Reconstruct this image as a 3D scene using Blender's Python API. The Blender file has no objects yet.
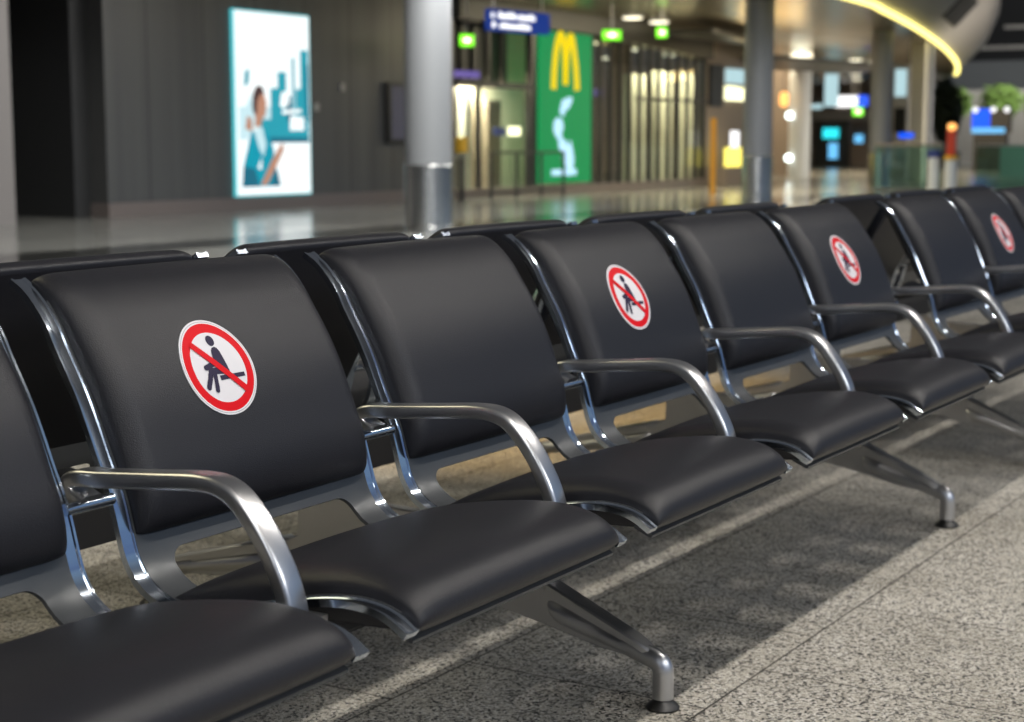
import bpy, bmesh, math, random
from mathutils import Vector, Matrix
random.seed(7)
scene = bpy.context.scene
COL = scene.collection
PI = math.pi

# ------------------------------------------------------------------ camera
cam_d = bpy.data.cameras.new('camera'); cam = bpy.data.objects.new('camera', cam_d); COL.objects.link(cam)
yaw, pitch = 0.55611, 0.13290
fw = Vector((math.cos(yaw)*math.cos(pitch), math.sin(yaw)*math.cos(pitch), -math.sin(pitch)))
rt = Vector((math.sin(yaw), -math.cos(yaw), 0)); up = rt.cross(fw)
M = Matrix((rt, up, -fw)).transposed().to_4x4(); M.translation = Vector((-0.9392, -1.7800, 1.0221))
cam.matrix_world = M
cam_d.sensor_width = 36; cam_d.lens = 1654.52/1024*36; cam_d.clip_end = 400; cam_d.clip_start = .05
cam_d.dof.use_dof = True; cam_d.dof.focus_distance = 2.45; cam_d.dof.aperture_fstop = 5.2
scene.camera = cam

# ------------------------------------------------------------------ view + world
scene.view_settings.view_transform = 'Standard'; scene.view_settings.look = 'None'
scene.view_settings.exposure = 0.0; scene.view_settings.gamma = 1.0
scene.view_settings.use_curve_mapping = False

world = bpy.data.worlds.new('night_hall'); scene.world = world; world.use_nodes = True
nt = world.node_tree; N = nt.nodes; L = nt.links
bg = N['Background']
def wn(t, **kw):
    n = N.new(t)
    for k, v in kw.items(): setattr(n, k, v)
    return n
def wmath(op, a, b=None):
    n = wn('ShaderNodeMath', operation=op)
    for i, x in enumerate((a, b)):
        if x is None: continue
        if isinstance(x, (int, float)): n.inputs[i].default_value = x
        else: L.new(x, n.inputs[i])
    return n.outputs[0]
tc = wn('ShaderNodeTexCoord'); sep = wn('ShaderNodeSeparateXYZ'); L.new(tc.outputs['Generated'], sep.inputs[0])
# dim hall, with a bluish band added on the open side for chrome reflections
def wramp(src, stops):
    r = wn('ShaderNodeValToRGB'); L.new(src, r.inputs[0])
    e = r.color_ramp.elements
    while len(e) < len(stops): e.new(0.5)
    for k, (p, c) in enumerate(stops): e[k].position = p; e[k].color = (*c, 1)
    return r.outputs[0]
zz = wmath('MULTIPLY_ADD', sep.outputs['Z'], .5); N[-1].inputs[2].default_value = .5
base = wramp(zz, [(0.0, (.03, .03, .03)), (.49, (.04, .038, .036)), (.53, (.05, .052, .058)), (.60, (.085, .086, .092)), (1, (.10, .10, .104))])
front = wramp(sep.outputs['Y'], [(0.0, (0, 0, 0)), (1, (0, 0, 0))])
ny = wmath('MULTIPLY', sep.outputs['Y'], -1.6); 
nyc = wn('ShaderNodeClamp'); L.new(ny, nyc.inputs[0])
band = wramp(zz, [(0.50, (0, 0, 0)), (.53, (.9, .9, .9)), (.70, (.7, .7, .7)), (.80, (0, 0, 0))])
mp = wn('ShaderNodeMapping'); mp.inputs['Scale'].default_value = (3, 3, 5); L.new(tc.outputs['Generated'], mp.inputs[0])
nz = wn('ShaderNodeTexNoise'); nz.inputs['Scale'].default_value = 1.2; nz.inputs['Detail'].default_value = 1.5; L.new(mp.outputs[0], nz.inputs[0])
blue = wramp(nz.outputs[0], [(.30, (.03, .06, .16)), (.46, (.06, .15, .36)), (.56, (.17, .30, .46)), (.70, (.40, .50, .58))])
m1 = wn('ShaderNodeMix', data_type='RGBA', blend_type='MULTIPLY'); m1.inputs[0].default_value = 1; L.new(blue, m1.inputs[6]); L.new(band, m1.inputs[7])
m2 = wn('ShaderNodeMix', data_type='RGBA', blend_type='MULTIPLY'); m2.inputs[0].default_value = 1; L.new(m1.outputs[2], m2.inputs[6]); L.new(nyc.outputs[0], m2.inputs[7])
add = wn('ShaderNodeMix', data_type='RGBA', blend_type='ADD'); add.inputs[0].default_value = 1; L.new(base, add.inputs[6]); L.new(m2.outputs[2], add.inputs[7])
L.new(add.outputs[2], bg.inputs[0]); bg.inputs[1].default_value = 1.0

# ------------------------------------------------------------------ lamps and fill lights
def area(name, loc, size, size_y, power, color=(1, 1, 1), aim=None):
    d = bpy.data.lights.new(name, 'AREA'); d.shape = 'RECTANGLE'; d.size = size; d.size_y = size_y; d.energy = power; d.color = color
    o = bpy.data.objects.new(name, d); COL.objects.link(o); o.location = loc
    if aim is not None:
        o.rotation_euler = (Vector(aim)-Vector(loc)).to_track_quat('-Z', 'Y').to_euler()
    return o
for lamp_x in (-5.2, -3.0, -.8, 1.4, 3.6, 5.8, 8.0):      # a row of short linear lamps in the high ceiling
    area('ceiling_lamp_row', (lamp_x, -2.72, 4.9), .95, .12, 68, (1, .95, .88), None).rotation_euler = (math.radians(24), 0, 0)
area('ceiling_lamp_far_row', (1.2, -7.6, 4.3), 8, .9, 220, (.95, .97, 1), (1.6, 0, .5))
sd = bpy.data.lights.new('ceiling_spot_warm', 'SPOT'); sd.energy = 800; sd.color = (1, .66, .24); sd.spot_size = math.radians(36); sd.spot_blend = .5; sd.shadow_soft_size = .12
so = bpy.data.objects.new('ceiling_spot_warm', sd); COL.objects.link(so); so.location = (4.4, 2.9, 4.9); so.rotation_euler = (Vector((4.5, 1.85, 0))-so.location).to_track_quat('-Z', 'Y').to_euler()
area('ceiling_lamp_left', (0.2, 3.6, 4.2), 3.0, 1.6, 60, (1, .90, .58), (0.4, 2.2, 0))
area('ceiling_lamp_side', (-7.5, -1.8, 3.8), 3.0, 1.4, 80, (.92, .97, 1), (1.5, -.3, .4))
area('wall_fill', (17, 8, 3.35), 7, .6, 250, (1, .98, .95), (17, 11.5, 0))  # added fill that brightens the dark panel wall and its floor
area('floor_fill', (11, 5.5, 5.5), 3, 1.5, 480, (1, 1, .95), (13, 11.2, 0))  # unseen fill added to lift the concourse floor
area('column_fill', (12.3, 5.5, 4.2), 1.0, 1.0, 80, (.95, 1.0, .97), (14.3, 8.8, 1.0))  # fill added to brighten the large column
area('mid_column_fill', (21, 6.3, 4.6), 2, 1, 170, (.92, .96, 1), (26, 10.2, 1.6))  # added fill aimed at the second column
area('hall_lamp_shop', (29, 11.5, 3.36), 6, 1.0, 420, (1, .86, .6), (29, 12.5, 0))
area('hall_lamp_corridor', (47, 16, 3.36), 14, 4, 900, (1, .82, .56), (47, 16, 0))
area('end_hall_fill', (72, 14, 5.0), 8, 4, 1500, (1, 1, .95), (82, 20, 3.4))  # fill added for the grey end wall and the trees
area('fascia_fill', (44, 6.0, 1.0), 10, 2, 520, (1, .9, .78), (48, 12.5, 4.2))  # invented uplight that brightens the balcony fascia

# ------------------------------------------------------------------ materials
MATS = {}
def mat(name, color, rough=.5, metal=0.0, emit=None, estr=1.0, spec=.5, coat=0.0):
    m = bpy.data.materials.new(name); m.use_nodes = True
    b = m.node_tree.nodes['Principled BSDF']
    b.inputs['Base Color'].default_value = (*color, 1); b.inputs['Roughness'].default_value = rough
    b.inputs['Metallic'].default_value = metal; b.inputs['Specular IOR Level'].default_value = spec
    b.inputs['Coat Weight'].default_value = coat
    if emit is not None:
        b.inputs['Emission Color'].default_value = (*emit, 1); b.inputs['Emission Strength'].default_value = estr
    MATS[name] = m
    return m
def nd(m, t, **kw):
    n = m.node_tree.nodes.new(t)
    for k, v in kw.items():
        if k in n.inputs: n.inputs[k].default_value = v
        else: setattr(n, k, v)
    return n
def lk(m, a, b): m.node_tree.links.new(a, b)
def add_bump(m, scale, strength, dist=.001, detail=3, kind='noise'):
    b = m.node_tree.nodes['Principled BSDF']; t = nd(m, 'ShaderNodeTexCoord')
    if kind == 'noise':
        n = nd(m, 'ShaderNodeTexNoise', Scale=scale, Detail=detail); src = n.outputs[0]
    else:
        n = nd(m, 'ShaderNodeTexVoronoi', Scale=scale); src = n.outputs['Distance']
    lk(m, t.outputs['Object'], n.inputs['Vector'])
    bp = nd(m, 'ShaderNodeBump', Strength=strength, Distance=dist); lk(m, src, bp.inputs['Height']); lk(m, bp.outputs[0], b.inputs['Normal'])
    return n, t
def rough_noise(m, scale, lo, hi):
    b = m.node_tree.nodes['Principled BSDF']; t = nd(m, 'ShaderNodeTexCoord'); n = nd(m, 'ShaderNodeTexNoise', Scale=scale, Detail=3)
    lk(m, t.outputs['Object'], n.inputs['Vector'])
    r = nd(m, 'ShaderNodeMapRange'); r.inputs[1].default_value = .3; r.inputs[2].default_value = .7; r.inputs[3].default_value = lo; r.inputs[4].default_value = hi
    lk(m, n.outputs[0], r.inputs[0]); lk(m, r.outputs[0], b.inputs['Roughness'])

leather = mat('black_leather', (.012, .012, .015), .38, spec=.32)
add_bump(leather, 620, .40, .0008, 2, 'voronoi')
chrome = mat('chrome', (.54, .60, .68), .12, 1.0)
polished = mat('polished_aluminium', (.54, .54, .55), .29, 1.0)
cast = mat('cast_aluminium', (.56, .56, .57), .34, 1.0)
plate_m = mat('graphite_sheet', (.062, .066, .070), .40, .3); rough_noise(plate_m, 60, .32, .42)
beam_m = mat('black_beam_paint', (.02, .02, .021), .6, spec=.2)
rubber = mat('black_plastic', (.012, .012, .012), .4)
s_white = mat('sticker_white', (.66, .64, .66), .55, spec=.2)
s_red = mat('sticker_red', (.60, .002, .008), .55, spec=.15)
s_navy = mat('sticker_navy', (.028, .022, .05), .55, spec=.15)
s_grey = mat('sticker_grey_line', (.30, .29, .30), .45)

# granite tiles under the benches
granite = mat('granite_tiles', (.4, .38, .34), .62)
def build_granite(m):
    b = m.node_tree.nodes['Principled BSDF']; t = nd(m, 'ShaderNodeTexCoord')
    v1 = nd(m, 'ShaderNodeTexVoronoi', Scale=205.0); lk(m, t.outputs['Object'], v1.inputs['Vector'])
    s1 = nd(m, 'ShaderNodeSeparateColor'); lk(m, v1.outputs['Color'], s1.inputs[0])
    r1 = nd(m, 'ShaderNodeValToRGB'); r1.color_ramp.interpolation = 'CONSTANT'; e = r1.color_ramp.elements
    cols = [(.0, (.04, .038, .036)), (.13, (.24, .23, .21)), (.30, (.50, .47, .41)), (.55, (.66, .625, .555)), (.84, (.82, .80, .75))]
    while len(e) < 5: e.new(.5)
    for k, (p, c) in enumerate(cols): e[k].position = p; e[k].color = (*c, 1)
    lk(m, s1.outputs[0], r1.inputs[0])
    n1 = nd(m, 'ShaderNodeTexNoise', Scale=420.0, Detail=2.0); lk(m, t.outputs['Object'], n1.inputs['Vector'])
    r2 = nd(m, 'ShaderNodeValToRGB'); e = r2.color_ramp.elements
    e[0].position = .38; e[0].color = (.45, .44, .43, 1); e[1].position = .55; e[1].color = (1, 1, 1, 1)
    lk(m, n1.outputs[0], r2.inputs[0])
    mx = nd(m, 'ShaderNodeMix', data_type='RGBA', blend_type='MULTIPLY'); mx.inputs[0].default_value = .8
    lk(m, r1.outputs[0], mx.inputs[6]); lk(m, r2.outputs[0], mx.inputs[7])
    # broad wear stains
    n3 = nd(m, 'ShaderNodeTexNoise', Scale=2.2, Detail=4.0); lk(m, t.outputs['Object'], n3.inputs['Vector'])
    r3 = nd(m, 'ShaderNodeValToRGB'); e = r3.color_ramp.elements
    e[0].position = .32; e[0].color = (.80, .78, .74, 1); e[1].position = .65; e[1].color = (1.06, 1.05, 1.03, 1)
    lk(m, n3.outputs[0], r3.inputs[0])
    m3 = nd(m, 'ShaderNodeMix', data_type='RGBA', blend_type='MULTIPLY'); m3.inputs[0].default_value = 1
    lk(m, mx.outputs[2], m3.inputs[6]); lk(m, r3.outputs[0], m3.inputs[7])
    mp = nd(m, 'ShaderNodeMapping'); mp.inputs['Location'].default_value = (-1.959+.5172*40, .5532+.5145*20, 0)
    lk(m, t.outputs['Object'], mp.inputs[0])
    br = nd(m, 'ShaderNodeTexBrick', offset=.5, offset_frequency=2, squash=1.0)
    br.inputs['Scale'].default_value = 1; br.inputs['Brick Width'].default_value = .5172; br.inputs['Row Height'].default_value = .5145
    br.inputs['Mortar Size'].default_value = .0022; br.inputs['Mortar Smooth'].default_value = .0; br.inputs['Bias'].default_value = 0
    br.inputs['Color1'].default_value = (1, 1, 1, 1); br.inputs['Color2'].default_value = (.9, .9, .9, 1); br.inputs['Mortar'].default_value = (.10, .095, .09, 1)
    lk(m, mp.outputs[0], br.inputs['Vector'])
    m4 = nd(m, 'ShaderNodeMix', data_type='RGBA', blend_type='MULTIPLY'); m4.inputs[0].default_value = 1
    lk(m, m3.outputs[2], m4.inputs[6]); lk(m, br.outputs['Color'], m4.inputs[7]); lk(m, m4.outputs[2], b.inputs['Base Color'])
    bp = nd(m, 'ShaderNodeBump', Strength=.3, Distance=.001); lk(m, n1.outputs[0], bp.inputs['Height']); lk(m, bp.outputs[0], b.inputs['Normal'])
build_granite(granite)

polfloor = mat('polished_stone', (.20, .195, .18), .16, spec=.6)
def build_polfloor(m):
    b = m.node_tree.nodes['Principled BSDF']; t = nd(m, 'ShaderNodeTexCoord')
    br = nd(m, 'ShaderNodeTexBrick', offset=0, offset_frequency=2)
    br.inputs['Scale'].default_value = 1; br.inputs['Brick Width'].default_value = 2.4; br.inputs['Row Height'].default_value = 2.4
    br.inputs['Mortar Size'].default_value = .012
    br.inputs['Color1'].default_value = (.32, .315, .29, 1); br.inputs['Color2'].default_value = (.25, .245, .225, 1); br.inputs['Mortar'].default_value = (.05, .05, .045, 1)
    lk(m, t.outputs['Object'], br.inputs['Vector']); lk(m, br.outputs['Color'], b.inputs['Base Color'])
    sp = nd(m, 'ShaderNodeSeparateXYZ'); lk(m, t.outputs['Object'], sp.inputs[0])
    cm = nd(m, 'ShaderNodeMath', operation='COMPARE'); cm.inputs[1].default_value = 9.5; cm.inputs[2].default_value = .45; lk(m, sp.outputs[1], cm.inputs[0])
    bd = nd(m, 'ShaderNodeMix', data_type='RGBA'); lk(m, cm.outputs[0], bd.inputs[0]); lk(m, br.outputs['Color'], bd.inputs[6]); bd.inputs[7].default_value = (.045, .045, .042, 1); lk(m, bd.outputs[2], b.inputs['Base Color'])
    n = nd(m, 'ShaderNodeTexNoise', Scale=.8, Detail=2.0); lk(m, t.outputs['Object'], n.inputs['Vector'])
    bp = nd(m, 'ShaderNodeBump', Strength=.10, Distance=.05); lk(m, n.outputs[0], bp.inputs['Height']); lk(m, bp.outputs[0], b.inputs['Normal'])
    rough_noise(m, 1.5, .10, .22)
build_polfloor(polfloor)

wall_m = mat('grey_metal_panels', (.095, .094, .09), .42, .4)
def build_wall(m):
    b = m.node_tree.nodes['Principled BSDF']; t = nd(m, 'ShaderNodeTexCoord'); s = nd(m, 'ShaderNodeSeparateXYZ'); lk(m, t.outputs['Object'], s.inputs[0])
    n = nd(m, 'ShaderNodeTexNoise', Scale=1.0, Detail=3.0)
    mp = nd(m, 'ShaderNodeMapping'); mp.inputs['Scale'].default_value = (3, 3, .1); lk(m, t.outputs['Object'], mp.inputs[0]); lk(m, mp.outputs[0], n.inputs['Vector'])
    fr = nd(m, 'ShaderNodeMath', operation='FRACT'); d = nd(m, 'ShaderNodeMath', operation='DIVIDE'); d.inputs[1].default_value = 1.12
    lk(m, s.outputs[0], d.inputs[0]); lk(m, d.outputs[0], fr.inputs[0])
    lt = nd(m, 'ShaderNodeMath', operation='LESS_THAN'); lt.inputs[1].default_value = .018; lk(m, fr.outputs[0], lt.inputs[0])
    r = nd(m, 'ShaderNodeValToRGB'); e = r.color_ramp.elements
    e[0].position = .3; e[0].color = (.085, .084, .082, 1); e[1].position = .7; e[1].color = (.12, .118, .112, 1); lk(m, n.outputs[0], r.inputs[0])
    mx = nd(m, 'ShaderNodeMix', data_type='RGBA'); lk(m, lt.outputs[0], mx.inputs[0]); lk(m, r.outputs[0], mx.inputs[6]); mx.inputs[7].default_value = (.03, .03, .03, 1)
    lk(m, mx.outputs[2], b.inputs['Base Color'])
build_wall(wall_m)
base_m = mat('skirting_stone', (.17, .14, .125), .3, .1)
recess_m = mat('dark_recess_panels', (.03, .03, .03), .5, .2)
pillar_m = mat('pale_pillar', (.22, .20, .19), .45)
column_m = mat('column_grey_paint', (.22, .225, .235), .5, .0)
sleeve_m = mat('brushed_steel_sleeve', (.52, .52, .50), .26, 1.0)
ceil_m = mat('ceiling_metal', (.22, .20, .165), .26, .55); 
def build_ceil(m):
    b = m.node_tree.nodes['Principled BSDF']; t = nd(m, 'ShaderNodeTexCoord')
    br = nd(m, 'ShaderNodeTexBrick', offset=0)
    br.inputs['Scale'].default_value = 1; br.inputs['Brick Width'].default_value = 1.5; br.inputs['Row Height'].default_value = 1.5; br.inputs['Mortar Size'].default_value = .012
    br.inputs['Color1'].default_value = (.30, .25, .17, 1); br.inputs['Color2'].default_value = (.23, .19, .13, 1); br.inputs['Mortar'].default_value = (.05, .05, .045, 1)
    lk(m, t.outputs['Object'], br.inputs['Vector']); lk(m, br.outputs['Color'], b.inputs['Base Color'])
    n = nd(m, 'ShaderNodeTexNoise', Scale=.6, Detail=2.0); lk(m, t.outputs['Object'], n.inputs['Vector'])
    bp = nd(m, 'ShaderNodeBump', Strength=.15, Distance=.1); lk(m, n.outputs[0], bp.inputs['Height']); lk(m, bp.outputs[0], b.inputs['Normal'])
build_ceil(ceil_m)
dark_m = mat('dark_bulkhead', (.03, .029, .026), .45)
fascia_m = mat('fascia_panels', (.34, .32, .29), .5)
fascia_dark = mat('fascia_dark_window', (.012, .012, .012), .6, spec=.2)
frame_m = mat('dark_frame', (.045, .044, .042), .4, .4)
cream_m = mat('cream_shop_panel', (.62, .58, .46), .5)
brown_m = mat('brown_shop_wall', (.24, .19, .15), .5)
white_m = mat('white_gloss', (.75, .76, .74), .3)
steel_m = mat('rail_steel', (.25, .25, .25), .35, .8)
yellow_m = mat('yellow_paint', (.75, .42, .02), .45)
orange_m = mat('amber_post', (.70, .32, .02), .45)
blue_m = mat('navy_plastic', (.03, .05, .22), .4)
red_m = mat('red_panel', (.55, .05, .02), .4)
leaf_dark = mat('dark_leaves', (.012, .02, .010), .6)
leaf_mid = mat('green_leaves', (.10, .17, .03), .6)
trunk_m = mat('trunk', (.06, .04, .03), .8)
def emis(name, c, s): return mat(name, (.02, .02, .02), .8, emit=c, estr=s, spec=.1)
e_white = emis('lit_white', (1, 1, 1), 1.6)
e_ad_sky = emis('screen_white', (.95, 1.0, 1.0), 1.15)
e_ad_mist = emis('screen_mist', (.62, .86, .92), 1.0)
e_ad_teal = emis('screen_teal', (.02, .36, .46), 1.0)
e_ad_deep = emis('screen_deep_teal', (.01, .15, .23), 1.0)
e_ad_dress = emis('screen_dress', (.0, .33, .45), 1.0)
e_ad_skin = emis('screen_skin', (.52, .26, .17), 1.0)
e_ad_hair = emis('screen_hair', (.07, .035, .035), 1.0)
e_ad_rim = emis('lightbox_rim', (.10, .65, .72), 1.0)
e_green = emis('sign_green', (.0, .27, .075), 1.0)
e_gold = emis('sign_gold', (.95, .70, .0), 1.05)
e_pale = emis('sign_pale_blue', (.50, .80, 1.0), 1.25)
e_blue = emis('sign_blue', (.004, .035, .26), .9)
e_exit = emis('exit_green', (.22, 1.0, .02), 1.7)
e_exit_w = emis('exit_pictogram', (.8, 1.0, .6), 4.0)
e_lamp = emis('downlight_glow', (1, .92, .68), 3.0)
e_led = emis('led_strip_glow', (1.0, .86, .25), 2.6)
e_menu = emis('menu_glow', (1.0, 1.0, .62), 2.2)
e_menu_c = emis('menu_cyan_glow', (.55, .80, .85), .9)
e_disp = emis('yellow_display', (1.0, .85, .15), 1.8)
e_orange = emis('orange_lantern', (1.0, .45, .12), 2.2)
e_cyan = emis('cyan_sign', (.03, .75, .85), 1.4)
e_sky = emis('skyblue_sign', (.16, .55, .95), 1.2)
e_royal = emis('royal_blue_screen', (.0, .10, 1.0), 1.3)
e_violet = emis('violet_glow', (.30, .22, .75), .5)
e_dot = emis('spot_white', (.9, 1.0, .95), 5.0)

glass = bpy.data.materials.new('clear_glass'); glass.use_nodes = True
g = glass.node_tree; g.nodes.clear()
go = g.nodes.new('ShaderNodeOutputMaterial'); gm = g.nodes.new('ShaderNodeMixShader'); gt = g.nodes.new('ShaderNodeBsdfTransparent'); gg = g.nodes.new('ShaderNodeBsdfGlossy'); gf = g.nodes.new('ShaderNodeLayerWeight'); gp = g.nodes.new('ShaderNodeMath'); gp.operation = 'POWER'; gp.inputs[1].default_value = 4.0; gq = g.nodes.new('ShaderNodeMath'); gq.operation = 'MULTIPLY_ADD'; gq.inputs[1].default_value = .5; gq.inputs[2].default_value = .03
gg.inputs['Roughness'].default_value = .03; gt.inputs[0].default_value = (.86, .9, .87, 1); gf.inputs[0].default_value = .5
g.links.new(gf.outputs['Facing'], gp.inputs[0]); g.links.new(gp.outputs[0], gq.inputs[0]); g.links.new(gq.outputs[0], gm.inputs[0]); g.links.new(gt.outputs[0], gm.inputs[1]); g.links.new(gg.outputs[0], gm.inputs[2]); g.links.new(gm.outputs[0], go.inputs[0])
tealglass = glass.copy(); tealglass.name = 'teal_glass'
for n in tealglass.node_tree.nodes:
    if n.type == 'BSDF_TRANSPARENT': n.inputs[0].default_value = (.62, .80, .75, 1)

# ------------------------------------------------------------------ helpers
def tag(o, label=None, cat=None, group=None, kind=None):
    if label: o['label'] = label
    if cat: o['category'] = cat
    if group: o['group'] = group
    if kind: o['kind'] = kind
    return o
def empty(name, loc=(0, 0, 0), rz=0):
    o = bpy.data.objects.new(name, None); COL.objects.link(o); o.location = loc; o.rotation_euler = (0, 0, rz); o.empty_display_size = .1
    return o
def build(name, bm, mats, parent=None, smooth=False, angle=40, loc=None):
    me = bpy.data.meshes.new(name)
    bmesh.ops.recalc_face_normals(bm, faces=bm.faces[:])
    bm.to_mesh(me); bm.free()
    for m in (mats if isinstance(mats, (list, tuple)) else [mats]): me.materials.append(m)
    if smooth:
        me.polygons.foreach_set('use_smooth', [True]*len(me.polygons))
        if angle: me.set_sharp_from_angle(angle=math.radians(angle))
    o = bpy.data.objects.new(name, me); COL.objects.link(o)
    if parent: o.parent = parent
    if loc: o.location = loc
    return o
def children(o): return [c for c in bpy.data.objects if c.parent == o]
def add_box(bm, lo, hi, mi=0):
    x0, y0, z0 = lo; x1, y1, z1 = hi
    v = [bm.verts.new(p) for p in ((x0,y0,z0),(x1,y0,z0),(x1,y1,z0),(x0,y1,z0),(x0,y0,z1),(x1,y0,z1),(x1,y1,z1),(x0,y1,z1))]
    for f in ((0,3,2,1),(4,5,6,7),(0,1,5,4),(1,2,6,5),(2,3,7,6),(3,0,4,7)):
        bm.faces.new([v[i] for i in f]).material_index = mi
def bx(lo, hi):
    bm = bmesh.new(); add_box(bm, lo, hi); return bm
def add_sweep(bm, path, section, closed_caps=True, frame=None):
    """path: list of Vector; section: list of (a,b); frame(i)->(A,B) axes"""
    rings = []
    for i, p in enumerate(path):
        A, B = frame(i)
        rings.append([bm.verts.new(p+A*a+B*b) for a, b in section])
    n = len(section)
    for i in range(len(rings)-1):
        for j in range(n):
            bm.faces.new((rings[i][j], rings[i][(j+1) % n], rings[i+1][(j+1) % n], rings[i+1][j]))
    if closed_caps:
        bm.faces.new(rings[0][::-1]); bm.faces.new(rings[-1])
def path_frame_yz(pts):
    """frames for a path living in a plane X=const: A is +X, B the in-plane normal"""
    def fr(i):
        a = pts[max(0, i-1)]; b = pts[min(len(pts)-1, i+1)]; t = (b-a).normalized()
        return Vector((1, 0, 0)), Vector((0, t.z, -t.y))
    return fr
def circ(r, n=16): return [(r*math.cos(2*PI*k/n), r*math.sin(2*PI*k/n)) for k in range(n)]
def rrect(w, h, r, n=4):
    o = []
    for cx, cy, a0 in ((w/2-r, h/2-r, 0), (-w/2+r, h/2-r, 90), (-w/2+r, -h/2+r, 180), (w/2-r, -h/2+r, 270)):
        for k in range(n+1):
            a = math.radians(a0+90*k/n); o.append((cx+r*math.cos(a), cy+r*math.sin(a)))
    return o
def add_cyl(bm, p0, p1, r0, r1=None, n=20):
    r1 = r0 if r1 is None else r1
    p0 = Vector(p0); p1 = Vector(p1); t = (p1-p0).normalized()
    A = t.orthogonal().normalized(); B = t.cross(A)
    ra = [bm.verts.new(p0+A*a+B*b) for a, b in circ(r0, n)]; rb = [bm.verts.new(p1+A*a+B*b) for a, b in circ(r1, n)]
    for j in range(n): bm.faces.new((ra[j], ra[(j+1) % n], rb[(j+1) % n], rb[j]))
    bm.faces.new(ra[::-1]); bm.faces.new(rb)
def add_lathe(bm, prof, c=(0, 0, 0), n=24):
    rings = [[bm.verts.new((c[0]+r*math.cos(2*PI*k/n), c[1]+r*math.sin(2*PI*k/n), c[2]+z)) for k in range(n)] for r, z in prof]
    for a, b in zip(rings, rings[1:]):
        for j in range(n): bm.faces.new((a[j], a[(j+1) % n], b[(j+1) % n], b[j]))
    bm.faces.new(rings[0][::-1]); bm.faces.new(rings[-1])
def catmull(pts, per=8):
    P = [Vector(p) for p in pts]; P = [P[0]*2-P[1]]+P+[P[-1]*2-P[-2]]; o = []
    for i in range(1, len(P)-2):
        for k in range(per):
            t = k/per; a, b, c, d = P[i-1:i+3]
            o.append(.5*((2*b)+(c-a)*t+(2*a-5*b+4*c-d)*t*t+(3*b-a-3*c+d)*t**3))
    o.append(P[-2]); return o
def add_poly(bm, pts, mi=0):
    f = bm.faces.new([bm.verts.new(p) for p in pts]); f.material_index = mi; return f
def add_prism(bm, pts2, a0, a1, axis='x', mi=0):
    """extrude a 2D outline along an axis; for 'x' the outline is (y,z), for 'y' it is (x,z), for 'z' (x,y)"""
    def P(u, v, a): return (a, u, v) if axis == 'x' else ((u, a, v) if axis == 'y' else (u, v, a))
    A = [bm.verts.new(P(u, v, a0)) for u, v in pts2]; B = [bm.verts.new(P(u, v, a1)) for u, v in pts2]
    n = len(pts2)
    for f in [bm.faces.new(A), bm.faces.new(B[::-1])]+[bm.faces.new((A[j], B[j], B[(j+1) % n], A[(j+1) % n])) for j in range(n)]: f.material_index = mi

# ------------------------------------------------------------------ setting: floor
FY = 3.2
bm = bmesh.new(); add_box(bm, (-8, -9, -.1), (60, FY, 0)); tag(build('floor', bm, granite), kind='structure', label='speckled granite tile floor under the benches')
bm = bmesh.new(); add_box(bm, (-8, FY, -.1), (120, 60, -.001)); tag(build('floor.001', bm, polfloor), kind='structure', label='polished stone concourse floor')

# ------------------------------------------------------------------ seat geometry (side profile in Y,Z)
REF = [(-.025,.8280),(-.049,.8135),(-.070,.793),(-.089,.768),(-.104,.740),(-.141,.676),(-.175,.600),(-.197,.552),(-.211,.503),(-.222,.470),(-.243,.440),(-.275,.420),(-.31,.413),(-.38,.420),(-.45,.436),(-.524,.455),(-.58,.463),(-.62,.462),(-.650,.454),(-.676,.438)]
PROF = [Vector((0, y, z)) for y, z in [(q[0], q[1]) for q in catmull([(a, b, 0) for a, b in REF], 6)]]
SL = [0.0]
for a, b in zip(PROF, PROF[1:]): SL.append(SL[-1]+(b-a).length)
STOT = SL[-1]
def prof_at(s):
    if s <= 0: i, t = 0, s/(SL[1])
    elif s >= STOT: i = len(SL)-2; t = (s-SL[i])/(SL[i+1]-SL[i])
    else:
        i = 0
        while SL[i+1] < s: i += 1
        t = (s-SL[i])/(SL[i+1]-SL[i])
    return PROF[i]+(PROF[i+1]-PROF[i])*t
def frame_at(s):
    e = .006; t = (prof_at(min(s+e, STOT+.01))-prof_at(max(s-e, -.01))).normalized()
    return t, Vector((0, t.z, -t.y))      # normal towards the sitter
def s_of_z(z):      # along the backrest
    for s in range(0, 600):
        if prof_at(s/1000).z <= z: return s/1000
def sh(x, s, h):
    t, n = frame_at(s); p = prof_at(s)+n*h; return Vector((x, p.y, p.z))
W_SEAT = .553; RW = .026; RD = .0095; PITCH = .6255

def rail_bm(x0):
    sec = [(0, 0), (RW, 0), (RW, RD), (RW-.004, RD), (RW-.0055, RD-.002), (.0055, RD-.002), (.004, RD), (0, RD)]
    bm = bmesh.new(); ss = [STOT*i/110 for i in range(111)]; path = [prof_at(s)+Vector((x0, 0, 0)) for s in ss]
    add_sweep(bm, path, sec, True, lambda i: (Vector((1, 0, 0)), frame_at(ss[i])[1]))
    return bm

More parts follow.
